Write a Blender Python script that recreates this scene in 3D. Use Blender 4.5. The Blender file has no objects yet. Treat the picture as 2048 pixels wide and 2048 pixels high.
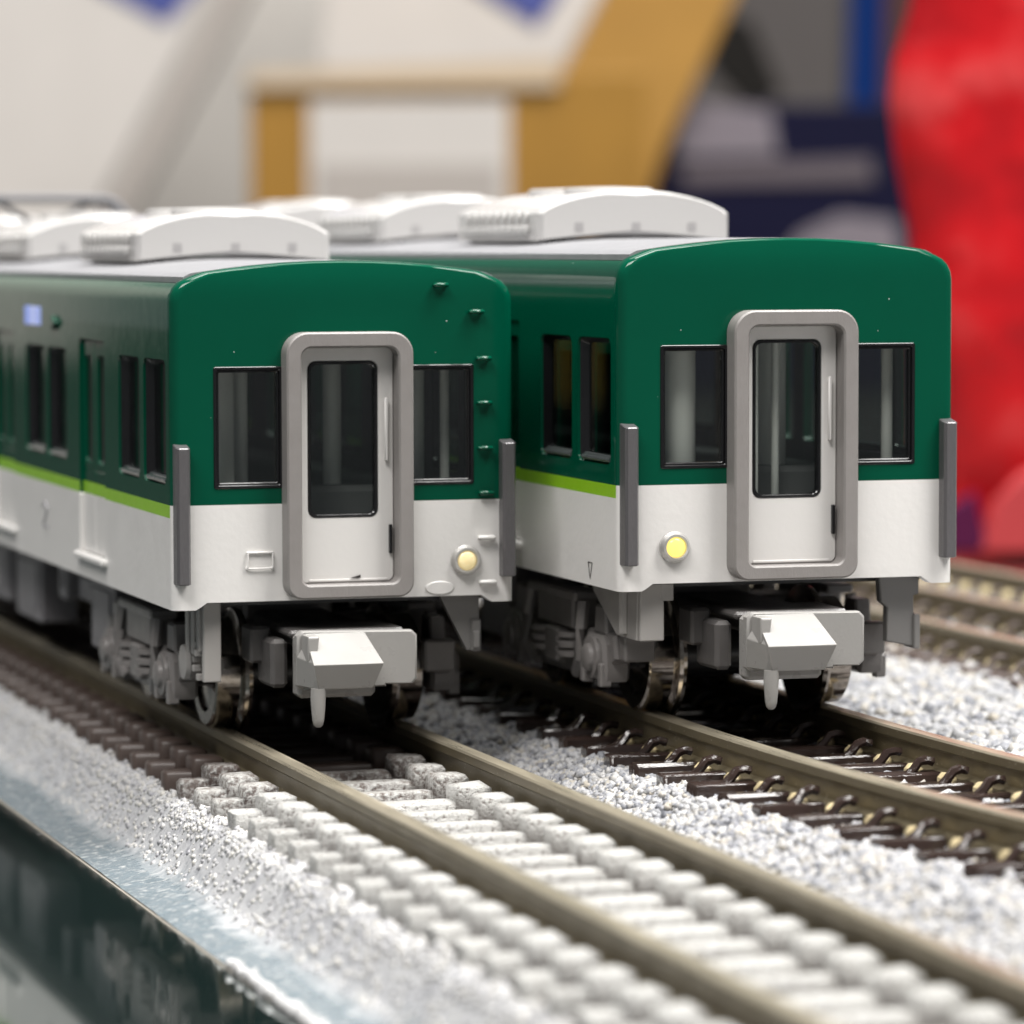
import bpy, bmesh, math, random
import numpy as np
from mathutils import Vector, Matrix
random.seed(7); rng = np.random.default_rng(7)
MM = 0.001                      # everything below is written in millimetres; 1 Blender unit = 1 m
sc = bpy.context.scene
COL = sc.collection

# ------------------------------------------------------------------ camera, world, lamps, exposure
F_PX = 8000.0
YAW, PITCH, ROLL = math.radians(17.477), math.radians(3.831), math.radians(.132)
CAM = Vector((-53.772, -199.492, 25.682))
_F = Vector((math.sin(YAW)*math.cos(PITCH), math.cos(YAW)*math.cos(PITCH), -math.sin(PITCH)))
_R0 = Vector((math.cos(YAW), -math.sin(YAW), 0)); _U0 = _R0.cross(_F)
_R = _R0*math.cos(ROLL) - _U0*math.sin(ROLL); _U = _U0*math.cos(ROLL) + _R0*math.sin(ROLL)
cam_d = bpy.data.cameras.new('camera'); cam = bpy.data.objects.new('camera', cam_d); COL.objects.link(cam)
M = Matrix((_R, _U, -_F)).transposed().to_4x4(); M.translation = CAM*MM
cam.matrix_world = M
cam_d.sensor_width = 36; cam_d.lens = F_PX/2048*36
cam_d.clip_start = .01; cam_d.clip_end = 20
cam_d.dof.use_dof = True; cam_d.dof.focus_distance = .2005
cam_d.dof.aperture_fstop = cam_d.lens/2.25; cam_d.dof.aperture_blades = 0
sc.camera = cam
def at(px, py, depth):          # picture pixel (2048 wide) at a known depth -> mm
    return CAM + (_F + _R*((px-1024)/F_PX) - _U*((py-1024)/F_PX))*depth

w = bpy.data.worlds.new('World'); sc.world = w; w.use_nodes = True
bg = w.node_tree.nodes['Background']; bg.inputs[0].default_value = (.93, .96, 1, 1); bg.inputs[1].default_value = .13
def area(name, loc, target, sx, sy, power, col):
    d = bpy.data.lights.new(name, 'AREA'); d.shape = 'RECTANGLE'; d.size = sx; d.size_y = sy; d.energy = power; d.color = col
    o = bpy.data.objects.new(name, d); COL.objects.link(o); o.location = loc
    o.rotation_euler = (Vector(target)-Vector(loc)).to_track_quat('-Z', 'Y').to_euler()
    return o
# shop ceiling: two rows of white strip panels, the bright shop front behind the photographer, one added fill
area('ceiling_and_fill_lamp', (.27, -.06, 1.28), (0, 0, 0), .5, 1.2, 33, (1, .985, .96))
area('ceiling_and_fill_lamp', (-.75, -.75, 1.45), (0, 0, 0), 1.0, .5, 25, (1, .97, .94))
area('ceiling_and_fill_lamp', (.70, -.65, 1.35), (0, 0, 0), .5, 1.0, 20, (1, .97, .93))
area('ceiling_and_fill_lamp', (.12, .80, 1.35), (.1, .6, 0), .9, .6, 6, (1, .98, .95))  # fill lamp added to brighten the background packages
sc.view_settings.view_transform = 'Standard'; sc.view_settings.look = 'None'
sc.view_settings.exposure = .22; sc.view_settings.gamma = 1; sc.view_settings.use_curve_mapping = False
sc.cycles.use_denoising = True
sc.cycles.max_bounces = 10; sc.cycles.transparent_max_bounces = 16
sc.cycles.caustics_reflective = False; sc.cycles.caustics_refractive = False

# ------------------------------------------------------------------ materials
MATS = {}
def srgb(r, g, b):
    f = lambda c: ((c/255+.055)/1.055)**2.4 if c > 10 else c/255/12.92
    return (f(r), f(g), f(b), 1)
class NT:
    def __init__(s, name):
        s.m = bpy.data.materials.new(name); s.m.use_nodes = True; s.t = s.m.node_tree
        s.t.nodes.clear(); s.out = s.n('ShaderNodeOutputMaterial'); MATS[name] = s.m
        s._c = None
    def n(s, t, **k):
        x = s.t.nodes.new(t)
        for a, v in k.items(): setattr(x, a, v)
        return x
    def l(s, a, b): s.t.links.new(a, b)
    def co(s, sx=1, sy=1, sz=1):            # object coordinates in mm
        tc = s.n('ShaderNodeTexCoord'); mp = s.n('ShaderNodeMapping')
        s.l(tc.outputs['Object'], mp.inputs[0]); mp.inputs['Scale'].default_value = (1000*sx, 1000*sy, 1000*sz)
        return mp.outputs[0]
    def noise(s, scale, co=None, detail=3, rough=.5):
        x = s.n('ShaderNodeTexNoise'); x.inputs['Scale'].default_value = scale; x.inputs['Detail'].default_value = detail
        x.inputs['Roughness'].default_value = rough
        s.l(co or s.co(), x.inputs['Vector']); return x.outputs['Fac']
    def ramp(s, fac, stops):
        x = s.n('ShaderNodeValToRGB'); e = x.color_ramp.elements
        while len(e) < len(stops): e.new(.5)
        for el, (p, c) in zip(e, stops):
            el.position = p; el.color = c if len(c) == 4 else (*c, 1)
        s.l(fac, x.inputs[0]); return x.outputs[0]
    def mixc(s, fac, a, b):
        x = s.n('ShaderNodeMix', data_type='RGBA')
        for sock, v in ((x.inputs[0], fac), (x.inputs[6], a), (x.inputs[7], b)):
            if hasattr(v, 'is_linked'): s.l(v, sock)
            else: sock.default_value = v
        return x.outputs[2]
    def pr(s, base, rough=.4, metal=0, spec=.5, bump=None, bstr=.1, bdist=.1, coat=0, emis=None, estr=0, ior=1.5, sub=0):
        p = s.n('ShaderNodeBsdfPrincipled')
        for k, v in (('Base Color', base), ('Roughness', rough), ('Metallic', metal)):
            if hasattr(v, 'is_linked'): s.l(v, p.inputs[k])
            else: p.inputs[k].default_value = v
        p.inputs['Specular IOR Level'].default_value = spec; p.inputs['IOR'].default_value = ior
        p.inputs['Coat Weight'].default_value = coat; p.inputs['Coat Roughness'].default_value = .08
        if emis: p.inputs['Emission Color'].default_value = emis; p.inputs['Emission Strength'].default_value = estr
        if sub: p.inputs['Subsurface Weight'].default_value = sub; p.inputs['Subsurface Radius'].default_value = (.0008, .0007, .0006); p.inputs['Subsurface Scale'].default_value = 1
        if bump is not None:
            b = s.n('ShaderNodeBump'); b.inputs['Strength'].default_value = bstr; b.inputs['Distance'].default_value = bdist*MM
            s.l(bump, b.inputs['Height']); s.l(b.outputs[0], p.inputs['Normal'])
        s.l(p.outputs[0], s.out.inputs[0]); return p

def specks(t, base, col=(.75, .75, .72, 1), scale=1.6, size=.055):
    v = t.n('ShaderNodeTexVoronoi'); v.inputs['Scale'].default_value = scale; v.inputs['Randomness'].default_value = 1
    t.l(t.co(1, 1, .8), v.inputs['Vector'])
    s = t.n('ShaderNodeSeparateColor'); t.l(v.outputs['Color'], s.inputs[0])
    a = t.n('ShaderNodeMath', operation='MULTIPLY'); t.l(s.outputs[0], a.inputs[0]); a.inputs[1].default_value = size
    b = t.n('ShaderNodeMath', operation='LESS_THAN'); t.l(v.outputs['Distance'], b.inputs[0]); t.l(a.outputs[0], b.inputs[1])
    g = t.n('ShaderNodeMath', operation='GREATER_THAN'); t.l(s.outputs[1], g.inputs[0]); g.inputs[1].default_value = .55
    m = t.n('ShaderNodeMath', operation='MULTIPLY'); t.l(b.outputs[0], m.inputs[0]); t.l(g.outputs[0], m.inputs[1])
    return t.mixc(m.outputs[0], base, col)

def paint(name, c, rough, bstr=.12, speck=True, coat=0, var=.06, bs=2.6, bd=.05, spec=.5):
    t = NT(name); n = t.noise(.35, detail=4)
    c2 = tuple(max(0, x*(1-var)) for x in c[:3])+(1,)
    col = t.mixc(n, c, c2)
    if speck: col = specks(t, col)
    rn = t.noise(.9, detail=5); rr = t.ramp(rn, [(.3, (rough*.85,)*3), (.7, (rough*1.2,)*3)])
    t.pr(col, rr, bump=t.noise(bs, detail=3), bstr=bstr, bdist=bd, coat=coat, spec=spec)
paint('green_paint', (.0002, .070, .037, 1), .095, .03, spec=.30)
paint('white_paint', (.765, .75, .73, 1), .36, .25, speck=False, var=.03)
paint('lime_paint', (.27, .55, .012, 1), .35, .2, speck=False)
paint('roof_paint', (.25, .25, .262, 1), .45, .2, speck=False)
paint('air_conditioner_plastic', (.52, .51, .50, 1), .15, .15, speck=False, var=.02)
paint('slot_grey', (.36, .35, .35, 1), .4, .1, speck=False)
paint('reflection_plastic', (.85, .84, .80, 1), .12, .05, speck=False)
paint('clear_sill', (.07, .08, .08, 1), .05, .2, speck=False)
paint('shaded_plastic', (.085, .08, .078, 1), .35, .3, speck=False)  # shade painted into the parts behind the coupler plate
paint('door_white', (.70, .685, .665, 1), .38, .12, speck=False, var=.02)
paint('coupler_plastic', (.30, .292, .28, 1), .30, .12, speck=False, bs=6)
paint('bogie_plastic', (.19, .178, .172, 1), .33, .35, speck=False, bs=5)
paint('underfloor_plastic', (.20, .19, .20, 1), .45, .2, speck=False)
paint('bracket_grey', (.36, .345, .33, 1), .4, .2, speck=False)
paint('dark_bracket', (.20, .195, .19, 1), .4, .2, speck=False)
paint('black_trim', (.008, .008, .009, 1), .16, .1, speck=False)
paint('interior_dark', (.07, .07, .072, 1), .6, .1, speck=False)
paint('interior_grey', (.10, .10, .10, 1), .5, .1, speck=False)
paint('pantograph_grey', (.18, .18, .19, 1), .4, .1, speck=False)
def gangway():
    t = NT('gangway_grey'); co = t.co(1.6, 1.6, .45)
    n = t.noise(6, co, 5, .65)
    t.pr(t.mixc(t.noise(1.2, detail=5), (.255, .24, .232, 1), (.215, .20, .192, 1)), .42, bump=n, bstr=.35, bdist=.05)
    t = NT('post_grey'); n = t.noise(5, t.co(2, 2, .5), 5, .65)
    t.pr(t.mixc(n, (.105, .10, .105, 1), (.15, .145, .15, 1)), .30, metal=.35, bump=n, bstr=.4, bdist=.05)
gangway()
def glass(name, tint, refl_tint=1.0):
    t = NT(name)
    tr = t.n('ShaderNodeBsdfTransparent'); tr.inputs[0].default_value = (*tint, 1)
    gl = t.n('ShaderNodeBsdfGlossy'); gl.inputs['Roughness'].default_value = .015
    gl.inputs[0].default_value = (refl_tint,)*3+(1,)
    lw = t.n('ShaderNodeLayerWeight'); lw.inputs[0].default_value = .5      # facing: the same from both sides of the pane
    pw = t.n('ShaderNodeMath', operation='POWER'); t.l(lw.outputs['Facing'], pw.inputs[0]); pw.inputs[1].default_value = 5
    fr = t.n('ShaderNodeMath', operation='MULTIPLY_ADD'); t.l(pw.outputs[0], fr.inputs[0]); fr.inputs[1].default_value = .95; fr.inputs[2].default_value = .05
    bp = t.n('ShaderNodeBump'); bp.inputs['Strength'].default_value = .06; bp.inputs['Distance'].default_value = .1*MM
    t.l(t.noise(.5, detail=1), bp.inputs['Height']); t.l(bp.outputs[0], gl.inputs['Normal'])
    mx = t.n('ShaderNodeMixShader'); t.l(fr.outputs[0], mx.inputs[0]); t.l(tr.outputs[0], mx.inputs[1]); t.l(gl.outputs[0], mx.inputs[2])
    t.l(mx.outputs[0], t.out.inputs[0])
glass('window_glass', (.55, .60, .58)); glass('front_glass', (.93, .95, .94))
def metals():
    t = NT('wheel_metal'); n = t.noise(3, t.co(1, 1, 1), 4)
    t.pr(t.ramp(n, [(.3, (.26, .23, .20)), (.7, (.40, .36, .32))]), .13, metal=1, bump=n, bstr=.1, bdist=.03)
    t = NT('axle_black'); t.pr((.012, .012, .012, 1), .3)
    t = NT('rail_metal'); co = t.co(1.2, .10, 1.2); n = t.noise(1.4, co, 5, .6); n2 = t.noise(.22, t.co(.6, .5, .6), 3)
    c = t.mixc(n, (.115, .090, .052, 1), (.22, .185, .115, 1)); c = t.mixc(n2, c, (.15, .125, .08, 1))
    sp = t.noise(5, t.co(1, .6, 1), 3); c = t.mixc(t.ramp(sp, [(.66, (0, 0, 0)), (.74, (.5, .5, .5))]), c, (.55, .52, .42, 1))
    t.pr(c, t.ramp(n, [(.3, (.30,)*3), (.7, (.45,)*3)]), metal=.45, bump=n, bstr=.25, bdist=.06)
    t = NT('rail_top'); n = t.noise(1.6, t.co(1.6, .07, 1.6), 6, .7); t.pr(t.mixc(n, (.42, .37, .27, 1), (.80, .72, .56, 1)), t.ramp(n, [(.3, (.22,)*3), (.7, (.42,)*3)]), metal=.8, bump=n, bstr=.3, bdist=.05)
    t = NT('lens_lit'); t.pr((.45, .34, .08, 1), .2, emis=(1, .76, .17, 1), estr=1.1)
    t = NT('lens_dim'); n = t.noise(4, detail=4)
    t.pr(t.mixc(n, (.75, .60, .28, 1), (.85, .78, .55, 1)), .25, emis=(1, .78, .36, 1), estr=.32, bump=n, bstr=.4, bdist=.08)
    t = NT('bezel_silver'); t.pr((.55, .54, .52, 1), .28, metal=.6)
    t = NT('display_blue'); t.pr(t.ramp(t.noise(.5, t.co(0, 1, 0), 1), [(.35, (.05, .16, .75)), (.6, (.6, .65, .95))]), .25, emis=(.4, .5, .95, 1), estr=.35)
    t = NT('mark_black'); t.pr((.03, .025, .025, 1), .5)
    t = NT('mark_grey'); t.pr((.38, .37, .40, 1), .5)
metals()
def ground_mats():
    t = NT('ballast_white')                     # crushed stone painted white
    n = t.noise(1.6, detail=6, rough=.65); n2 = t.noise(.16, detail=4)
    c = t.mixc(n2, (.40, .40, .42, 1), (.54, .53, .52, 1)); c = t.mixc(t.ramp(n, [(.36, (.8,)*3), (.52, (0, 0, 0))]), c, (.22, .23, .26, 1))
    t.pr(c, .6, bump=n, bstr=.8, bdist=.35)
    t = NT('grain_white'); oi = t.n('ShaderNodeNewGeometry')
    c = t.ramp(oi.outputs['Random Per Island'], [(0, (.13, .135, .155)), (.25, (.27, .275, .295)), (.75, (.40, .395, .39)), (1, (.33, .30, .25))])
    t.pr(c, .55, bump=t.noise(5, detail=3), bstr=.5, bdist=.1)
    t = NT('grain_paint'); oi = t.n('ShaderNodeNewGeometry')
    t.pr(t.ramp(oi.outputs['Random Per Island'], [(0, (.30, .30, .32)), (.5, (.43, .425, .42)), (1, (.50, .485, .45))]), .5, bump=t.noise(4), bstr=.5, bdist=.1)
    t = NT('shoulder_paint')                    # ballast shoulder flooded with white paint running down the slope
    n = t.noise(1.5, t.co(.75, 1.1, .8), 7, .72); n2 = t.noise(.25, t.co(.5, .6, .5), 4, .6)
    c = t.mixc(n2, (.38, .385, .41, 1), (.52, .52, .515, 1)); c = t.mixc(t.ramp(n, [(.36, (.75,)*3), (.5, (0, 0, 0))]), c, (.22, .22, .25, 1))
    sep = t.n('ShaderNodeSeparateXYZ'); t.l(t.co(), sep.inputs[0])
    ma = t.n('ShaderNodeMath', operation='MULTIPLY_ADD'); t.l(n2, ma.inputs[0]); ma.inputs[1].default_value = 2.6; t.l(sep.outputs[0], ma.inputs[2])
    mb = t.n('ShaderNodeMath', operation='MULTIPLY_ADD'); t.l(n, mb.inputs[0]); mb.inputs[1].default_value = 1.9; t.l(ma.outputs[0], mb.inputs[2])
    mr = t.n('ShaderNodeMapRange'); mr.inputs[1].default_value = -9.4; mr.inputs[2].default_value = -8.1; t.l(mb.outputs[0], mr.inputs[0])
    dn = t.noise(2.6, t.co(.8, 1, 1), 6, .7); bl = t.mixc(n, (.085, .115, .13, 1), (.20, .235, .26, 1))
    bl = t.mixc(t.ramp(dn, [(.52, (0, 0, 0)), (.66, (.8,)*3)]), bl, (.48, .48, .47, 1))
    c = t.mixc(mr.outputs[0], bl, c)
    rg = t.n('ShaderNodeMapRange'); rg.inputs[1].default_value = -9.4; rg.inputs[2].default_value = -8.1; rg.inputs[3].default_value = .26; rg.inputs[4].default_value = .55; t.l(mb.outputs[0], rg.inputs[0])
    t.pr(c, rg.outputs[0], bump=n, bstr=.6, bdist=.22)
    t = NT('glue_clear'); t.pr((.42, .42, .42, 1), .15)
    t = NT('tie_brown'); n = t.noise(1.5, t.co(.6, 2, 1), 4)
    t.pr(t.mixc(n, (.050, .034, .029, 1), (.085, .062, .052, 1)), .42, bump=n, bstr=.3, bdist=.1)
    t = NT('tie_glossy'); n = t.noise(1.8, t.co(.6, 2, 1), 4)
    t.pr(t.mixc(n, (.020, .013, .011, 1), (.040, .026, .022, 1)), .11, bump=n, bstr=.5, bdist=.15)
    t = NT('tie_pad'); t.pr((.46, .38, .22, 1), .5, bump=t.noise(4), bstr=.5, bdist=.1)
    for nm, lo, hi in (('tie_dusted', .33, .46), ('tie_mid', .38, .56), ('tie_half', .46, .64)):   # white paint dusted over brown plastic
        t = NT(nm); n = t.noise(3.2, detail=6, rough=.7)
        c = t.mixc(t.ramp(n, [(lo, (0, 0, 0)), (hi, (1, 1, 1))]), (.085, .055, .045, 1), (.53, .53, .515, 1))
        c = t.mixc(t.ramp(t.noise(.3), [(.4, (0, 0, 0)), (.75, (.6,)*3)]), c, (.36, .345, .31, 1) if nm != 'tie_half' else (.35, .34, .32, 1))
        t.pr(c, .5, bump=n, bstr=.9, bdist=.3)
    t = NT('bed_board'); n = t.noise(1.2, t.co(1, .5, 1), 5); t.pr(t.mixc(n, (.26, .24, .20, 1), (.40, .37, .32, 1)), .35, bump=n, bstr=.3)
    t = NT('table_glass'); n = t.noise(.05, detail=3)
    p = t.pr(specks(t, (.020, .038, .036, 1), (.8, .8, .78, 1), .45, .13), .06, spec=.5, bump=n, bstr=.05, bdist=2, ior=1.5)
    gl = t.n('ShaderNodeBsdfGlossy'); gl.inputs[0].default_value = (.78, .80, .79, 1); gl.inputs['Roughness'].default_value = .045
    mx = t.n('ShaderNodeMixShader'); mx.inputs[0].default_value = .72
    t.l(p.outputs[0], mx.inputs[1]); t.l(gl.outputs[0], mx.inputs[2]); t.l(mx.outputs[0], t.out.inputs[0])
    def card(name, c, rough=.5, var=.12):
        dark = max(c[:3]) < .2
        t = NT(name); t.pr(t.mixc(t.noise(.06, detail=3), c, tuple(x*(1-var) for x in c[:3])+(1,)), rough, bump=t.noise(.5), bstr=.05, spec=.08 if dark else .4)
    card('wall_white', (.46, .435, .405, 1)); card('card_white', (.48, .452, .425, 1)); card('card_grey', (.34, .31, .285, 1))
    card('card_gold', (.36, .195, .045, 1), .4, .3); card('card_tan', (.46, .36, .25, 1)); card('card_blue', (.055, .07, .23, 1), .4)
    card('card_navy', (.007, .007, .022, 1), .45); card('card_black', (.012, .011, .010, 1), .5); card('card_lavender', (.17, .15, .17, 1))
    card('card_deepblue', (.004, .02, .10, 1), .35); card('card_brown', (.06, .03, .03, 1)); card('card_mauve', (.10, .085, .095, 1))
    t = NT('blocker_dark'); t.pr(t.mixc(t.noise(.05), (.016, .016, .017, 1), (.024, .023, .022, 1)), .8, spec=0); card('card_midgrey', (.075, .068, .066, 1))
    t = NT('red_film'); n = t.noise(.07, detail=3); t.pr(t.ramp(n, [(.3, (.30, .002, .006)), (.5, (.52, .004, .008)), (.68, (.62, .07, .07)), (.8, (.70, .22, .21))]), .3, bump=n, bstr=.2, bdist=6)  # pink stops put soft highlights into the film colour
    card('card_gold_dark', (.30, .155, .025, 1), .45, .3)
    card('red_print', (.50, .05, .055, 1), .4); card('purple_print', (.09, .012, .05, 1), .4)
ground_mats()

# ------------------------------------------------------------------ mesh helpers (mm)
class MB:
    def __init__(s): s.v = []; s.f = []; s.m = []
    def add(s, vs, fs, mat=0):
        o = len(s.v); s.v.extend([tuple(p) for p in vs]); s.f.extend([tuple(i+o for i in f) for f in fs]); s.m.extend([mat]*len(fs)); return s
    def box(s, x0, x1, y0, y1, z0, z1, b=0, mat=0):
        if b <= 0:
            v = [(x, y, z) for z in (z0, z1) for y in (y0, y1) for x in (x0, x1)]
            return s.add(v, [(0, 2, 3, 1), (4, 5, 7, 6), (0, 1, 5, 4), (2, 6, 7, 3), (0, 4, 6, 2), (1, 3, 7, 5)], mat)
        b = min(b, (x1-x0)/2.01, (y1-y0)/2.01, (z1-z0)/2.01)
        v = []; idx = {}
        for ix, X in enumerate((x0, x1)):
            for iy, Y in enumerate((y0, y1)):
                for iz, Z in enumerate((z0, z1)):
                    sx, sy, sz = (1, -1)[ix], (1, -1)[iy], (1, -1)[iz]
                    idx[ix, iy, iz] = len(v)
                    v += [(X, Y+sy*b, Z+sz*b), (X+sx*b, Y, Z+sz*b), (X+sx*b, Y+sy*b, Z)]
        f = []
        g = lambda i, j, k, a: idx[i, j, k]+a
        for i in (0, 1):
            q = [g(i, 0, 0, 0), g(i, 1, 0, 0), g(i, 1, 1, 0), g(i, 0, 1, 0)]; f.append(q if i else q[::-1])
            q = [g(0, i, 0, 1), g(1, i, 0, 1), g(1, i, 1, 1), g(0, i, 1, 1)]; f.append(q[::-1] if i else q)
            q = [g(0, 0, i, 2), g(1, 0, i, 2), g(1, 1, i, 2), g(0, 1, i, 2)]; f.append(q if i else q[::-1])
        for i in (0, 1):
            for j in (0, 1):
                f.append([g(i, j, 0, 0), g(i, j, 0, 1), g(i, j, 1, 1), g(i, j, 1, 0)])
                f.append([g(i, 0, j, 0), g(i, 0, j, 2), g(i, 1, j, 2), g(i, 1, j, 0)])
                f.append([g(0, i, j, 1), g(0, i, j, 2), g(1, i, j, 2), g(1, i, j, 1)])
                for k in (0, 1): f.append([g(i, j, k, 0), g(i, j, k, 1), g(i, j, k, 2)])
        return s.add(v, f, mat)
    def prism(s, poly, axis, a0, a1, mat=0, b=0):       # poly in the two other axes, extruded along axis; b bevels both caps
        n = len(poly)
        def P(u, w, t): return [(t, u, w), (u, t, w), (u, w, t)][axis]
        if b:
            cx = sum(p[0] for p in poly)/n; cz = sum(p[1] for p in poly)/n
            def ins(p):
                dx, dz = p[0]-cx, p[1]-cz; L = math.hypot(dx, dz) or 1
                return (p[0]-dx/L*b*1.3, p[1]-dz/L*b*1.3)
            small = [ins(p) for p in poly]; rings = [(small, a0), (poly, a0+b), (poly, a1-b), (small, a1)]
        else: rings = [(poly, a0), (poly, a1)]
        v = [P(u, w, t) for r, t in rings for u, w in r]; f = []
        for k in range(len(rings)-1):
            for i in range(n):
                j = (i+1) % n; f.append((k*n+i, k*n+j, (k+1)*n+j, (k+1)*n+i))
        f.append(tuple(range(n))[::-1]); f.append(tuple((len(rings)-1)*n+i for i in range(n)))
        return s.add(v, f, mat)
    def ring(s, lo, li, y0, y1, b=.08, mat=0):          # frame between two equal-length xz loops, along y, bevelled at the y0 end
        n = len(lo)
        def off(l, k):
            out = []
            for i in range(n):
                a, c, p = l[i-1], l[(i+1) % n], l[i]
                tx, tz = c[0]-a[0], c[1]-a[1]; L = math.hypot(tx, tz) or 1
                out.append((p[0]-tz/L*k, p[1]+tx/L*k))
            return out
        R = [(lo, y1), (lo, y0+b), (off(lo, b), y0), (off(li, -b), y0), (li, y0+b), (li, y1)]
        v = [(p[0], y, p[1]) for l, y in R for p in l]; f = []
        for k in range(6):
            for i in range(n):
                j = (i+1) % n; k2 = (k+1) % 6; f.append((k*n+i, k*n+j, k2*n+j, k2*n+i))
        return s.add(v, f, mat)
    def lathe(s, prof, c, axis, n=32, mat=0, close=True):  # prof [(radius, offset along axis)]
        v = []; f = []
        for r, t in prof:
            for i in range(n):
                a = 2*math.pi*i/n; u, w = r*math.cos(a), r*math.sin(a)
                p = [(t, u, w), (u, t, w), (u, w, t)][axis]; v.append((c[0]+p[0], c[1]+p[1], c[2]+p[2]))
        for k in range(len(prof)-1):
            for i in range(n):
                j = (i+1) % n; f.append((k*n+i, k*n+j, (k+1)*n+j, (k+1)*n+i))
        if close: f.append(tuple(range(n))[::-1]); f.append(tuple((len(prof)-1)*n+i for i in range(n)))
        return s.add(v, f, mat)
    def tube(s, pts, r, n=8, mat=0):
        pts = [Vector(p) for p in pts]; v = []; f = []; up = Vector((0, 0, 1))
        for i, p in enumerate(pts):
            d = (pts[min(i+1, len(pts)-1)]-pts[max(i-1, 0)]).normalized()
            a = d.cross(up if abs(d.z) < .9 else Vector((1, 0, 0))).normalized(); bb = d.cross(a)
            for k in range(n):
                t = 2*math.pi*k/n; q = p+a*math.cos(t)*r+bb*math.sin(t)*r; v.append(tuple(q))
        for i in range(len(pts)-1):
            for k in range(n):
                j = (k+1) % n; f.append((i*n+k, i*n+j, (i+1)*n+j, (i+1)*n+k))
        f.append(tuple(range(n))[::-1]); f.append(tuple((len(pts)-1)*n+k for k in range(n)))
        return s.add(v, f, mat)
    def mesh(s, name, mats, smooth=35):
        me = bpy.data.meshes.new(name); me.from_pydata([(x*MM, y*MM, z*MM) for x, y, z in s.v], [], s.f)
        for m in (mats if isinstance(mats, (list, tuple)) else [mats]): me.materials.append(MATS[m])
        if any(s.m): me.polygons.foreach_set('material_index', s.m)
        bm = bmesh.new(); bm.from_mesh(me); bmesh.ops.recalc_face_normals(bm, faces=bm.faces); bm.to_mesh(me); bm.free()
        if smooth: me.polygons.foreach_set('use_smooth', [True]*len(me.polygons)); me.set_sharp_from_angle(angle=math.radians(smooth))
        me.update(); return me
def obj(name, me, parent=None, loc=None, label=None, cat=None, group=None, kind=None, rot=None):
    o = bpy.data.objects.new(name, me); COL.objects.link(o)
    if parent: o.parent = parent
    if loc: o.location = Vector(loc)*MM
    if rot: o.rotation_euler = rot
    for k, x in (('label', label), ('category', cat), ('group', group), ('kind', kind)):
        if x: o[k] = x
    return o
def rrect(x0, x1, z0, z1, r, n=6, rb=None):             # anticlockwise rounded rectangle (rb: radius of the lower corners)
    rb = r if rb is None else rb; out = []
    for cx, cz, a0, rr in ((x1-rb, z0+rb, -90, rb), (x1-r, z1-r, 0, r), (x0+r, z1-r, 90, r), (x0+rb, z0+rb, 180, rb)):
        for i in range(n+1):
            a = math.radians(a0+90*i/n); out.append((cx+rr*math.cos(a), cz+rr*math.sin(a)))
    return out
CACHE = {}
def cached(key, fn):
    if key not in CACHE: CACHE[key] = fn()
    return CACHE[key]

# ------------------------------------------------------------------ setting: table, track bed, ballast, wall
TABLE_Z = -6.0
mb = MB(); mb.box(-600, 900, -400, 240, TABLE_Z-8, TABLE_Z)
obj('reflection_blocker', MB().box(-900, 1200, 240.5, 1500, TABLE_Z-9, TABLE_Z-.2).mesh('reflection_blocker', 'blocker_dark', 0), kind='structure')  # added dark matte slab, keeps the wall's reflection off the car side
obj('table', mb.mesh('table', 'table_glass', 0), kind='structure')
R2 = 265.0                                              # radius of the curve that the middle line runs into
A2 = math.radians(-.24); O2 = Vector((21.044, -8.98, 1.115))
def line_b(x, y):                                       # local point on the second line -> world mm (straight behind y=2, curving ahead of it)
    if y < 2:
        t = (2-y)/R2; cx = R2; lx = cx-(R2-x)*math.cos(t); ly = 2-(R2-x)*math.sin(t)
    else: lx, ly = x, y
    return (lx*math.cos(A2)-ly*math.sin(A2)+O2.x, lx*math.sin(A2)+ly*math.cos(A2)+O2.y)
def height(X, Y):
    pts = [(-13.6, -5.88), (-11.2, -5.55), (-10.6, -5.15), (-9.3, -3.0), (-8.7, -2.6), (-8.0, -2.95), (8.0, -2.95), (8.8, -2.45), (10.2, -2.0), (12.5, -1.05), (14, -1.08), (28, -1.08), (31, -1.0), (45, -1.3), (80, -1.3)]
    return np.interp(X, [p[0] for p in pts], [p[1] for p in pts])
def vnoise(X, Y, s, seed):                              # smooth value noise
    g = np.random.default_rng(seed).random((257, 257)); x = X/s+100; y = Y/s+100
    xi, yi = np.floor(x).astype(int), np.floor(y).astype(int); fx, fy = x-xi, y-yi
    fx = fx*fx*(3-2*fx); fy = fy*fy*(3-2*fy); q = lambda a, b: g[a % 257, b % 257]
    return (q(xi, yi)*(1-fx)*(1-fy)+q(xi+1, yi)*fx*(1-fy)+q(xi, yi+1)*(1-fx)*fy+q(xi+1, yi+1)*fx*fy)*2-1
def surf(X, Y):
    n = .20*vnoise(X, Y, 1.1, 1)+.16*vnoise(X, Y, .55, 2)+.08*vnoise(X, Y, .28, 3)
    amp = np.where(X < -10.4, .15, np.where(X < -8.8, .32, 1))
    return height(X, Y)+n*amp
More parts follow.
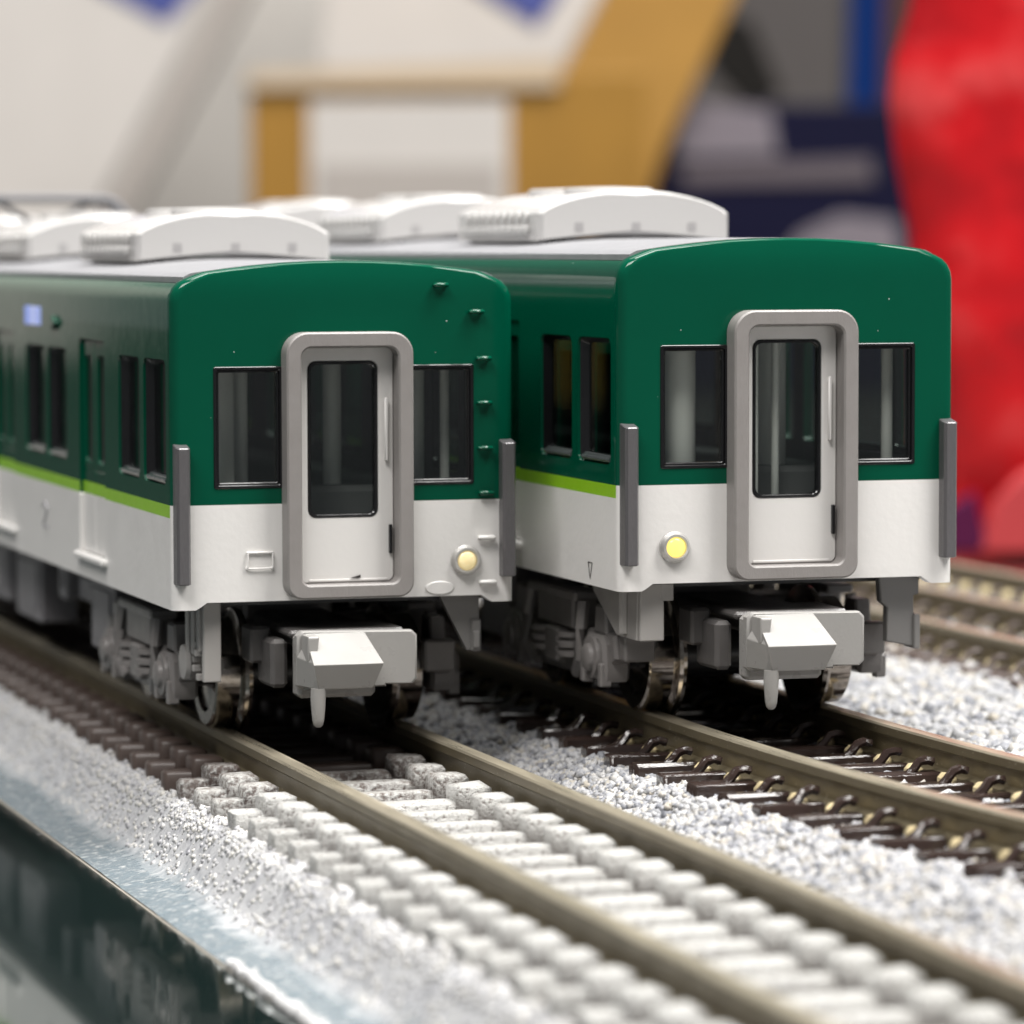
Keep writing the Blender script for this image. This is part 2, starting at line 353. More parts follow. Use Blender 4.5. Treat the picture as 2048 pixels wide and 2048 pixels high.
def sheet(name, x0, x1, y0, y1, d, mat, skirt=None):
    nx, ny = int((x1-x0)/d)+1, int((y1-y0)/d)+1
    X, Y = np.meshgrid(np.linspace(x0, x1, nx), np.linspace(y0, y1, ny)); Z = surf(X, Y)
    if skirt is not None: X = X.copy(); X[:, 0] += .25*vnoise(X[:, 0]*0, Y[:, 0], 1.5, 9); Z[:, -1] += 0
    V = np.stack([X, Y, Z], -1).reshape(-1, 3)*MM
    i = np.arange(ny*nx).reshape(ny, nx); Q = np.stack([i[:-1, :-1], i[:-1, 1:], i[1:, 1:], i[1:, :-1]], -1).reshape(-1, 4)
    me = bpy.data.meshes.new(name); me.vertices.add(len(V)); me.vertices.foreach_set('co', V.ravel())
    me.loops.add(Q.size); me.loops.foreach_set('vertex_index', Q.ravel()); me.polygons.add(len(Q))
    me.polygons.foreach_set('loop_start', np.arange(0, Q.size, 4)); me.polygons.foreach_set('loop_total', np.full(len(Q), 4))
    me.polygons.foreach_set('use_smooth', np.ones(len(Q), bool)); me.materials.append(MATS[mat]); me.update(); me.validate()
    return obj(name, me, kind='structure')
Y0, Y1 = -118, 148
sheet('ballast_shoulder', -13.55, -8.4, Y0, Y1, .22, 'shoulder_paint')
sheet('ballast_bed', -8.4, 33, Y0, Y1, .30, 'ballast_white')
sheet('ballast_ground', 33, 78, Y0+20, Y1, .45, 'ballast_white')
mb = MB(); mb.prism([(-13.65, TABLE_Z+.004), (78, TABLE_Z+.004), (78, -1.75), (31, -1.75), (12, -1.75), (8, -3.4), (-8.6, -3.4), (-10.3, -5.93), (-13.5, -5.93), (-13.65, -5.95)], 1, Y0, Y1)
obj('track_bed', mb.mesh('track_bed', 'bed_board', 20), kind='structure')

def grains(name, P, size, mat, keep=None):
    """P: N x 3 centres (mm); each grain a squashed, randomly turned irregular 8-corner stone"""
    N = len(P); base = np.array([(x, y, z) for z in (-1, 1) for y in (-1, 1) for x in (-1, 1)], float)*.5
    fc = np.array([(0, 2, 3, 1), (4, 5, 7, 6), (0, 1, 5, 4), (2, 6, 7, 3), (0, 4, 6, 2), (1, 3, 7, 5)])
    V = np.repeat(base[None], N, 0)*(1+.55*(rng.random((N, 8, 3))-.5))*(.75+.5*rng.random((N, 1, 3)))
    q = rng.normal(size=(N, 4)); q /= np.linalg.norm(q, axis=1, keepdims=True); a, b, c, d = q.T
    Rm = np.stack([np.stack([1-2*(c*c+d*d), 2*(b*c-a*d), 2*(b*d+a*c)], -1), np.stack([2*(b*c+a*d), 1-2*(b*b+d*d), 2*(c*d-a*b)], -1), np.stack([2*(b*d-a*c), 2*(c*d+a*b), 1-2*(b*b+c*c)], -1)], 1)
    V = np.einsum('nij,nkj->nki', Rm, V)*(size*(.6+.8*rng.random(N)))[:, None, None]+P[:, None]
    F = (fc[None]+8*np.arange(N)[:, None, None]).reshape(-1, 4)
    me = bpy.data.meshes.new(name); me.vertices.add(N*8); me.vertices.foreach_set('co', (V*MM).ravel())
    me.loops.add(F.size); me.loops.foreach_set('vertex_index', F.ravel().astype(np.int32)); me.polygons.add(len(F))
    me.polygons.foreach_set('loop_start', np.arange(0, F.size, 4)); me.polygons.foreach_set('loop_total', np.full(len(F), 4))
    me.polygons.foreach_set('use_smooth', np.ones(len(F), bool)); me.materials.append(MATS[mat]); me.update(); me.validate()
    return obj(name, me, kind='stuff')
def scatter(x0, x1, y0, y1, per):
    n = int((x1-x0)*(y1-y0)*per); X = rng.uniform(x0, x1, n); Y = rng.uniform(y0, y1, n)
    return X, Y
X, Y = scatter(8.0, 33, -92, 75, 28.0)
# middle line in local coordinates, so that stones stay off its rails and sleepers
lx = X-O2.x; ly = Y-O2.y; bend = np.where(ly < 2, (2-ly)**2/(2*R2), 0); lx = lx-bend
on = (np.abs(np.abs(lx)-4.9) < .75) | ((np.abs(lx) < 8.5) & (rng.random(len(lx)) < .45))
k = ~on; X, Y, lx = X[k], Y[k], lx[k]
g = grains('ballast_stones', np.stack([X, Y, surf(X, Y)+np.where(np.abs(lx) < 9, -.12, .05)], -1), .25, 'grain_white')
g['label'] = 'white painted ballast stones heaped between and beside the lines'; g['category'] = 'ballast'
X, Y = scatter(33, 78, -20, 140, 5.0)
g = grains('ballast_stones', np.stack([X, Y, surf(X, Y)+.05], -1), .5, 'grain_white')
g['label'] = 'white ballast stones spread under the far brown track'; g['category'] = 'ballast'
X, Y = scatter(-9.6, -8.3, -95, 90, 22.0); X2, Y2 = scatter(-8.3, 8.2, -100, 20, .5); kk = np.abs(np.abs(X2)-4.9) > .9
X3, Y3 = scatter(-11.0, -9.5, -95, 60, 9.0)
X = np.r_[X, X2[kk], X3]; Y = np.r_[Y, Y2[kk], Y3]
g = grains('ballast_stones', np.stack([X, Y, surf(X, Y)-.06], -1), .17, 'grain_paint')
g['label'] = 'white painted stones along the sleeper ends of the near track'; g['category'] = 'ballast'
Yb = np.arange(-112, -30, .40); Xb = -13.5+.22*rng.random(len(Yb))
g = grains('glue_beads', np.stack([Xb, Yb+.2*rng.random(len(Yb)), np.full(len(Yb), -5.82)], -1), .42, 'glue_clear')
g['label'] = 'glassy glue crumbs along the edge of the track bed'; g['category'] = 'crumbs'

# ------------------------------------------------------------------ tracks
RAIL = [(-.42, 0), (.30, 0), (.42, -.10), (.42, -.50), (.24, -.66), (.20, -1.45), (.62, -1.66), (.62, -1.9), (-.62, -1.9), (-.62, -1.66), (-.20, -1.45), (-.26, -.66), (-.50, -.50), (-.50, -.10)]
def rail_mesh(path, side):
    v = []; f = []; n = len(RAIL)
    for (px, py, nx, ny) in path:
        for (u, z) in RAIL: v.append((px+nx*u*side, py+ny*u*side, z))
    for i in range(len(path)-1):
        for k in range(n):
            j = (k+1) % n; f.append((i*n+k, i*n+j, (i+1)*n+j, (i+1)*n+k))
    f += [tuple(range(n)), tuple((len(path)-1)*n+k for k in range(n))]
    mb = MB().add(v, f); n_ = len(RAIL)
    mb.m = [1 if (i < (len(path)-1)*n_ and i % n_ in (0, 1, n_-1)) else 0 for i in range(len(f))]
    return mb.mesh('rail', ['rail_metal', 'rail_top'], 30)
def jit(mb, a):
    mb.v = [(x+random.uniform(-a, a), y+random.uniform(-a, a), z+random.uniform(-a, a)) for x, y, z in mb.v]; return mb
def tie_a(mat, j):
    mb = MB(); mb.box(-8.75, 8.75, -.68, .68, -3.2, -1.78, .16)
    for s in (-1, 1):
        for a, b in ((5.62, 7.35), (2.45, 4.28)):
            x0, x1 = sorted((s*a, s*b)); mb.box(x0, x1, -.92, .92, -2.6, -1.02 if a < 5 else -1.08, .18)
    return jit(mb, j).mesh('tie', mat, 60)
def tie_b(j, mat='tie_glossy'):
    mb = MB(); mb.box(-8.8, 8.8, -.62, .62, -3, -1.62, .12)
    for s in (-1, 1):
        for a, b in ((5.60, 6.5), (3.3, 4.22)):
            d = 1 if a > 5 else -1; q = (a if a > 5 else b); mb.tube([(s*(q+d*1.5), 0, -1.85), (s*(q+d*1.05), 0, -1.5), (s*(q+d*.75), 0, -1.12), (s*(q+d*.35), 0, -1.02), (s*q, 0, -1.12)], .24, 6)
            x0, x1 = sorted((s*(a+.05), s*(b-.05))); mb.box(x0, x1, .75, 1.75, -2.6, -1.35, .25, 1)
    return jit(mb, j).mesh('tie', [mat, 'tie_pad'], 40)
def track(name, label, fn, y0, y1, ties, z, pitch=3.85, phase=.76, rails=(-1, 1), heading=None):
    t = obj(name, None, None, None, label, 'track', 'model railway tracks')
    ys = [y1-(y1-y0)*i/90 for i in range(91)]
    for s in rails:
        path = []
        for y in ys:
            p = fn(s*4.92, y); q = fn(s*4.92, y-.5); dx, dy = q[0]-p[0], q[1]-p[1]; L = math.hypot(dx, dy)
            path.append((p[0], p[1], -dy/L, dx/L))
        r = obj('rail', rail_mesh(path, s), t); r.location.z = z*MM
    if name == 'railway_track' and z == 0: obj('gap_shade_plate', MB().box(-8.1, 8.1, y0, y1, -3.3, -2.5, .2).mesh('gap_shade_plate', 'tie_brown', 30), t)  # brown plate added so the sleeper gaps carry their shade as colour
    k0 = math.ceil((y0-phase)/pitch); k1 = math.floor((y1-phase)/pitch)
    for k in range(k0, k1+1):
        y = phase+k*pitch; p = fn(0, y); q = fn(1, y)
        o = obj('tie', ties(y), t, (p[0], p[1], z)); o.rotation_euler.z = math.atan2(q[1]-p[1], q[0]-p[0])+random.uniform(-.006, .006)
    return t
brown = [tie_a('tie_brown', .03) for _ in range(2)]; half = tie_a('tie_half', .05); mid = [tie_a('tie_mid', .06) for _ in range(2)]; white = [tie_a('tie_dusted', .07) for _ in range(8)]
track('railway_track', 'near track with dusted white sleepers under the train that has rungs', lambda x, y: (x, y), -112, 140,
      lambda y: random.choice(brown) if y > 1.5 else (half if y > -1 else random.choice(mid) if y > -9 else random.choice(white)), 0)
gl = [tie_b(.04) for _ in range(4)]
track('railway_track', 'middle track with glossy brown sleepers curving away from the near track', line_b, -95, 140, lambda y: random.choice(gl), O2.z, phase=-.9)
bt = [tie_b(.03, 'tie_brown') for _ in range(2)]
track('railway_track', 'far straight track on brown sleepers with pale pads beside the red package', lambda x, y: (x+55.6, y), -40, 140, lambda y: random.choice(bt), 1.0)
def half_tie():
    mb = MB(); mb.box(-8.8, -3.4, -.55, .55, -3, -1.72, .12); mb.box(-4.3, -3.4, -.42, .42, -2.4, -1.0, .12); mb.box(-6.6, -5.62, -.42, .42, -2.4, -1.0, .12)
    mb.box(-6.9, -5.65, .4, 2.1, -2.6, -1.1, .25, 1); return mb.mesh('tie', ['tie_brown', 'tie_pad'], 40)
ht = half_tie()
track('siding_rail', 'single siding rail on short sleepers along the outer edge of the bed', lambda x, y: (x+76.5, y), -40, 140, lambda y: ht, 1.0, rails=(-1,))

# ------------------------------------------------------------------ train car
HW = 9.15; ZB = 7.0; ZG = 12.38; ZS = 11.72; LEN = 124.6; ZCUT = 23.72
def profile():
    p = [(HW, ZB), (HW, 8.2), (HW, ZS), (HW, ZG), (HW, 13.2), (HW, 16.5), (HW, 19.9), (HW, 21.2), (HW, 22.72)]
    for a in (18, 36, 54, 72): p.append((7.85+1.3*math.cos(math.radians(a)), 22.72+1.3*math.sin(math.radians(a))))
    for x in (7.4, 6.2, 4.8, 3.2, 1.6): p.append((x, 24.87-.0105*x*x))
    return p
PR = profile()
def body_mesh():
    half = PR; full = half+[(0, 24.87)]+[(-x, z) for x, z in half[::-1]]; n = len(full); nh = len(half)
    def sec(y, d, flat):
        out = []
        for x, z in full:
            xx = x*(HW-d)/HW; zz = z-d*.32*max(0, min(1, (z-21)/2.5))
            if flat and zz > ZCUT: zz = ZCUT
            out.append((xx, y, zz))
        return out
    r = .5; S = []
    S = [sec(r*(1-math.sin(math.radians(a))), r*(1-math.sin(math.radians(90-a))), False) for a in (90, 75, 60, 45, 30, 15, 0)]
    S += [sec(.88, 0, False), sec(.9, 0, True), sec(30, 0, True), sec(60, 0, True), sec(LEN-1, 0, True), sec(LEN, .3, True)]
    v = [p for s in S for p in s]; f = []
    for k in range(len(S)-1):
        for i in range(n-1): f.append((k*n+i, k*n+i+1, (k+1)*n+i+1, (k+1)*n+i))
        f.append((k*n+n-1, k*n, (k+1)*n, (k+1)*n+n-1))   # floor
    for base, rev in ((0, 0), ((len(S)-1)*n, 1)):
        for i in range(nh):
            q = (base+i, base+n-1-i, base+n-2-i, base+i+1) if i < nh-1 else (base+i, base+n-1-i, base+i+1)
            f.append(q)
    outer = MB().add(v, f)
    def tmp(mb):
        me = bpy.data.meshes.new('tmp'); me.from_pydata(mb.v, [], mb.f); bm = bmesh.new(); bm.from_mesh(me)
        bmesh.ops.recalc_face_normals(bm, faces=bm.faces); bm.to_mesh(me); bm.free()
        o = bpy.data.objects.new('tmp', me); COL.objects.link(o); return o
    ob = tmp(outer)
    inner = MB(); inner.prism([(-8.45, 5), (8.45, 5), (8.45, 22.0), (7.4, 23.1), (-7.4, 23.1), (-8.45, 22.0)], 1, .8, LEN-.8)
    cut = [inner]
    for s in (-1, 1):
        x0, x1 = sorted((s*3.3, s*6.95)); c = MB(); c.prism(rrect(x0, x1, 13.2, 19.45, .12, 3), 1, -2, 2); cut.append(c)
    c = MB(); c.prism(rrect(-2.35, 2.35, 8.6, 20.1, .3, 4), 1, -2, 2); cut.append(c)
    c = MB(); c.prism([(-7.95, 6.5), (7.95, 6.5), (7.95, 7.0), (7.75, 7.1), (7.35, 7.37), (-7.35, 7.37), (-7.75, 7.1), (-7.95, 7.0)], 1, -2, 1.6); cut.append(c)
    for y0, y1 in WINS:
        c = MB(); c.prism(rrect(y0, y1, 13.35, 19.8, .5, 4), 0, -12, 12); cut.append(c)
    for y0, y1 in DOORS:
        for s in (-1, 1):
            c = MB(); x0, x1 = sorted((s*8.85, s*11)); c.prism(rrect(y0, y1, 8.35, 20.45, .35, 4), 0, x0, x1); cut.append(c)
        for w0, w1 in ((y0+.75, y0+2.75), (y1-2.75, y1-.75)):
            c = MB(); c.prism(rrect(w0, w1, 13.5, 19.6, .35, 3), 0, -12, 12); cut.append(c)
    for c in cut:
        co = tmp(c); m = ob.modifiers.new('b', 'BOOLEAN'); m.operation = 'DIFFERENCE'; m.solver = 'EXACT'; m.object = co
    dg = bpy.context.evaluated_depsgraph_get(); me = bpy.data.meshes.new_from_object(ob.evaluated_get(dg))
    for o in [o for o in COL.objects if o.name.startswith('tmp')]: bpy.data.objects.remove(o)
    me.materials.clear()
    for m in ('green_paint', 'white_paint', 'lime_paint', 'interior_dark'): me.materials.append(MATS[m])
    for p in me.polygons:
        c = p.center; ax = abs(c.x)
        inside = (ax < 8.5 and .78 < c.y < LEN-.78 and c.z < 23.2) or (ax < 8.46 and c.y > .79 and c.z < 23.11)
        if inside: k = 3
        elif c.z > ZG: k = 0
        elif c.z > ZS and ax > 8.6 and c.y > .45: k = 2
        else: k = 1
        p.material_index = k
    me.vertices.foreach_set('co', [x*MM for v in me.vertices for x in v.co])
    me.polygons.foreach_set('use_smooth', [True]*len(me.polygons)); me.set_sharp_from_angle(angle=math.radians(28)); me.update(); me.name = 'body'
    return me
WINS = []; DOORS = []
for d0 in (16.75, 44.05, 71.35, 98.65): DOORS.append((d0, d0+7.0))
for a in (1.3, 7.65): WINS.append((a, a+5.35))
for d0 in (16.75, 44.05, 71.35): WINS += [(d0+10.65, d0+16.45), (d0+17.2, d0+23.3)]
WINS += [(110.0, 115.3), (116.4, 121.7)]

def roof_mesh():
    xs = [-8.28, -7.9, -7.4, -6.2, -4.8, -3.2, -1.6, 0, 1.6, 3.2, 4.8, 6.2, 7.4, 7.9, 8.28]
    zz = lambda x: 24.88-.0105*x*x-(.12 if abs(x) > 8 else 0)
    poly = [(x, zz(x)) for x in xs]+[(8.28, ZCUT+.02), (-8.28, ZCUT+.02)]
    return MB().prism(poly, 1, .92, LEN-.3, 0, 0).mesh('roof', 'roof_paint', 30)
def pane(x0, x1, z0, z1, y, axis=1, mat='front_glass', r=.1):
    return MB().prism(rrect(x0, x1, z0, z1, r, 3), axis, y, y+.12).mesh('pane', mat, 30)
def winframe(x0, x1, z0, z1):
    mb = MB(); mb.ring(rrect(x0, x1, z0, z1, .12, 3), rrect(x0+.17, x1-.17, z0+.17, z1-.17, .08, 3), -.05, .2, .03)
    mb.ring(rrect(x0+.15, x1-.15, z0+.15, z1-.15, .08, 3), rrect(x0+.30, x1-.30, z0+.30, z1-.30, .05, 3), .08, .5, .05)
    return mb.mesh('window_frame', 'black_trim', 30)
def gangway_mesh():
    mb = MB(); mb.ring(rrect(-3.37, 3.37, 7.5, 21.2, 1.15, 8, .8), rrect(-2.58, 2.58, 8.22, 20.42, .55, 8, .4), -1.2, .05, .09)
    return mb.mesh('gangway_frame', 'gangway_grey', 35)
def door_mesh():
    mb = MB(); lo = rrect(-2.57, 2.57, 8.23, 20.41, .4, 6); li = rrect(-2.0, 1.72, 11.62, 19.68, .42, 6)
    mb.ring(lo, li, -.12, .2, .06)
    mb.ring(rrect(-2.005, 1.725, 11.615, 19.685, .42, 6), rrect(-1.84, 1.56, 11.78, 19.52, .36, 6), -.155, .35, .05, 1)
    mb.box(-2.0, 2.2, -.16, -.10, 8.3, 8.42, .02); return mb.mesh('gangway_door', ['door_white', 'black_trim'], 30)
def side_window_mesh(y0, y1, s):
    mb = MB()                                           # moulded black lining with a sloped lower sill
    n = 8; lo = rrect(y0+.02, y1-.02, 13.37, 19.78, .48, 4); li = rrect(y0+.32, y1-.32, 13.75, 19.5, .3, 4)
    m = len(lo); v = [(s*9.02, a, b) for a, b in lo]+[(s*8.62, a, b) for a, b in li]+[(s*8.5, a, b) for a, b in li]+[(s*8.5, a, b) for a, b in lo]
    f = [(k*m+i, k*m+(i+1) % m, ((k+1) % 4)*m+(i+1) % m, ((k+1) % 4)*m+i) for k in range(4) for i in range(m)]
    b = MB().add(v, f); b.tube([(s*8.98, y0+.45, 13.57), (s*8.98, y1-.45, 13.57)], .15, 10, 1)
    b.tube([(s*8.8, y0+.4, 13.66), (s*8.8, y1-.4, 13.70)], .14, 10, 1)
    return b.mesh('side_window', ['black_trim', 'clear_sill'], 30)
def side_door_mesh(y0, y1, s):
    mb = MB(); ym = (y0+y1)/2
    for a, b in ((y0+.06, ym-.04), (ym+.04, y1-.06)):
        lo = rrect(a, b, 13.1, 20.35, .15, 4); li = rrect(*((y0+.8, y0+2.7) if a < ym-.1 else (y1-2.7, y1-.8)), 13.55, 19.55, .3, 4)
        sub = MB().ring(lo, li, 0, .12, .04); mb.add([(s*(8.97-y), x, z) for x, y, z in sub.v], sub.f)
        x0, x1 = sorted((s*8.85, s*8.97)); mb.box(x0, x1, a, b, 12.40, 13.08, .03); mb.box(x0, x1, a, b, 8.45, 11.70, .03, 1); mb.box(x0, x1, a, b, 11.72, 12.38, .02, 2)
    x0, x1 = sorted((s*8.9, s*9.5)); mb.box(x0, x1, y0-.45, y1+.45, 8.02, 8.40, .1, 1)
    x0, x1 = sorted((s*8.9, s*9.22)); mb.box(x0, x1, y1-.25, y1+.22, 8.42, 11.7, .08, 1)
    return mb.mesh('side_door', ['green_paint', 'white_paint', 'lime_paint'], 30)
def ac_mesh():
    mb = MB(); W = 5.7; arc = [(-W, 24.66), (-W, 26.2), (-5.45, 26.42)]
    for i in range(1, 16):
        x = -5.45+10.9*i/16; arc.append((x, 26.42+1.13*(1-(x/5.45)**2)**.85))
    arc += [(5.45, 26.42), (W, 26.2), (W, 24.66), (4, 24.82), (2, 24.94), (0, 24.97), (-2, 24.94), (-4, 24.82)]
    mb.prism(arc, 1, 0, 16, 0, .22); mb.box(-5.1, 5.1, .7, 15.3, 23.9, 24.85, 0, 1)
    return mb.mesh('air_conditioner', ['air_conditioner_plastic', 'slot_grey'], 30)
def ac_grille(s):
    mb = MB(); x = s*5.7
    x0, x1 = sorted((x, x+s*.28)); mb.box(x0, x1, 1.6, 14.4, 25.0, 25.55, .08)
    for i in range(9):
        y = 1.9+i*1.42; mb.box(min(x, x+s*.22), max(x, x+s*.22), y, y+.62, 25.5, 26.35, .1)
    for i in range(10): mb.lathe([(.16, 0), (.13, s*.10), (.03, s*.13)], (x+s*.26, 2.2+i*1.28, 25.3), 0, 8)
    return mb.mesh('grille', 'air_conditioner_plastic', 40)
def ac_top():
    mb = MB()
    for i in range(2): mb.lathe([(2.6, 27.1), (2.6, 27.62), (2.35, 27.72), (.4, 27.78)], (0, 4.6+i*6.8, 0), 2, 28)
    return mb.mesh('fan_cover', 'air_conditioner_plastic', 30)
def wheel_mesh(s):
    pr = [(.5, -.2), (1.9, -.15), (2.1, -.35), (2.75, -.35), (2.88, -.25), (2.92, .95), (3.0, 1.02), (3.42, 1.12), (3.5, 1.3), (3.42, 1.52), (2.6, 1.6), (.5, 1.6)]
    return MB().lathe([(r, -s*t) for r, t in pr], (s*5.35, 0, 0), 0, 44).mesh('wheel', 'wheel_metal', 30)
def side_frame_mesh(s):                                 # origin at bogie centre, rail level
    mb = MB(); X = lambda a, b: sorted((s*a, s*b))
    x0, x1 = X(6.5, 7.5)
    poly = [(-9.6, 3.0), (-9.3, 4.2), (-5.5, 4.3), (-3.6, 3.2), (3.6, 3.2), (5.5, 4.3), (9.3, 4.2), (9.6, 3.0), (8.6, 2.5), (5.2, 2.3), (3.4, 1.6), (-3.4, 1.6), (-5.2, 2.3), (-8.6, 2.5)]
    mb.prism(poly, 0, x0, x1, 0, .15)
    x0, x1 = X(6.3, 7.75); mb.box(x0, x1, -3.1, 3.1, 3.95, 5.75, .15)         # bolster spring housing
    x0, x1 = X(6.4, 8.0); mb.box(x0, x1, -4.2, 4.2, 5.6, 6.1, .12)
    for yy in (-7, 7):
        x0, x1 = X(6.4, 7.9); mb.prism([(yy-1.7, 1.7), (yy+1.7, 1.7), (yy+1.9, 2.3), (yy+1.75, 3.7), (yy+1.2, 4.1), (yy-1.2, 4.1), (yy-1.75, 3.7), (yy-1.9, 2.3)], 0, x0, x1, 0, .2)
        mb.lathe([(1.15, s*7.8), (1.1, s*8.05), (.75, s*8.1), (.7, s*8.3), (.55, s*8.38)], (0, yy, 2.9), 0, 20)
        x0, x1 = X(6.6, 7.5); mb.prism([(yy-1.0, 4.0), (yy+1.0, 4.0), (yy+.8, 5.6), (yy-.8, 5.6)], 0, x0, x1, 0, .12)
        for d in (-1, 1): mb.box(*X(7.4, 8.05), yy+d*1.45-.28, yy+d*1.45+.28, 1.45, 2.7, .08)
    for yy in (-4.6, 4.6):
        mb.tube([(s*7.6, yy, 5.6), (s*7.8, yy*1.04, 4.2), (s*7.8, yy*.98, 2.6), (s*7.6, yy*.75, 1.7)], .33, 8)
    for yy in (-2.2, 2.2): mb.lathe([(.95, 0), (.95, .25), (.7, .35), (.95, .5), (.95, .75), (.7, .9), (.95, 1.05), (.95, 1.3)], (s*7.4, yy, 2.5), 2, 14)
    x0, x1 = X(7.2, 8.0); mb.box(x0, x1, -1.1, 1.1, 2.0, 3.9, .15)
    for yy in (-10, 10): mb.box(*X(5.6, 7.3), yy-.45, yy+.45, 2.9, 4.6, .12)
    return mb.mesh('side_frame', 'bogie_plastic', 35)
def coupler_mesh():
    mb = MB()
    mb.prism([(-3.45, 3.3), (-3.2, 3.1), (1.3, 3.1), (1.3, 3.2), (2.7, 3.2), (2.95, 3.45), (2.95, 5.7), (2.7, 5.95), (-3.15, 6.05), (-3.4, 5.8)], 1, -3.1, -2.4, 0, .1)
    mb.box(-3.2, .9, -2.5, -1.2, 2.55, 5.8, .2); mb.box(-4.1, -3.2, -.4, 2.6, 2.9, 5.4, .2, 1); mb.box(-3.3, 2.9, -1.0, 3.4, 5.5, 5.9, .15, 1); mb.box(-4.7, -3.6, 1.6, 3.6, 4.0, 5.9, .15, 1)
    mb.box(-2.0, 2.0, -1.0, 12, 4.6, 5.8, .2, 1); mb.box(1.6, 3.0, -2.2, 1.5, 3.6, 5.4, .2, 1)
    return mb.mesh('coupler', ['coupler_plastic', 'shaded_plastic'], 35)
def hook_mesh():                                        # wedge-shaped knuckle in front of the coupler plate
    mb = MB(); L = -3.05
    v = [(-3.0, -3.1, 5.95), (.15, -3.1, 5.95), (.55, -5.4, 4.55), (-3.15, -5.4, 4.55), (-3.1, -3.1, 3.05), (.15, -3.1, 3.05), (.1, -4.9, 3.25), (-2.75, -4.9, 3.25)]
    f = [(0, 1, 2, 3), (3, 2, 6, 7), (0, 3, 7, 4), (1, 5, 6, 2), (4, 7, 6, 5), (0, 4, 5, 1)]
    mb.add(v, f)
    v = [(-3.45, -3.1, 4.75), (-2.7, -3.1, 5.93), (-2.9, -5.42, 4.53), (-3.45, -3.1, 3.3), (-2.6, -4.92, 3.22), (-2.7, -3.1, 3.03)]
    mb.add(v, [(0, 1, 2), (0, 2, 4, 3), (3, 4, 5), (1, 5, 4, 2), (0, 3, 5, 1)])
    mb.prism([(-3.15, 5.9), (-2.55, 5.9), (-2.7, 4.6), (-3.2, 4.6)], 1, -4.4, -3.0, 0, .08)
    me = mb.mesh('hook', 'coupler_plastic', 25); bm = bmesh.new(); bm.from_mesh(me)
    bmesh.ops.bevel(bm, geom=list(bm.edges), offset=.07*MM, segments=2, affect='EDGES', profile=.5, clamp_overlap=True); bm.to_mesh(me); bm.free()
    return me
def pin_mesh():
    mb = MB(); mb.lathe([(.38, 3.3), (.40, 2.8), (.36, 2.2), (.31, 1.7), (.25, 1.45), (.12, 1.33)], (-2.75, -4.75, 0), 2, 16)
    mb.v = [(x, -4.75+(y+4.75)*.75, z) for x, y, z in mb.v]; return mb.mesh('pin', 'coupler_plastic', 40)
def handhold_mesh(w, mat):
    mb = MB(); mb.box(-w/2, w/2, -.42, -.08, -.11, .13, .09); mb.box(-w/2+.05, -w/2+.2, -.2, .02, -.08, .10, .02); mb.box(w/2-.2, w/2-.05, -.2, .02, -.08, .10, .02)
    return mb.mesh('handhold', mat, 40)
def post_mesh(s):
    mb = MB(); x0, x1 = sorted((s*8.33, s*9.05)); z0, z1 = 8.35, 15.35
    poly = [(x0, -.62), (x0+.12, -.78), (x1-.12, -.78), (x1, -.62), (x1, .55), (x0, .55)]
    mb.prism(poly, 2, z0, z1, 0, .05)
    mb.v = [(x, y, z+((y+.78)*.20 if z > 15 else 0)) for x, y, z in mb.v]; return mb.mesh('corner_post', 'post_grey', 30)

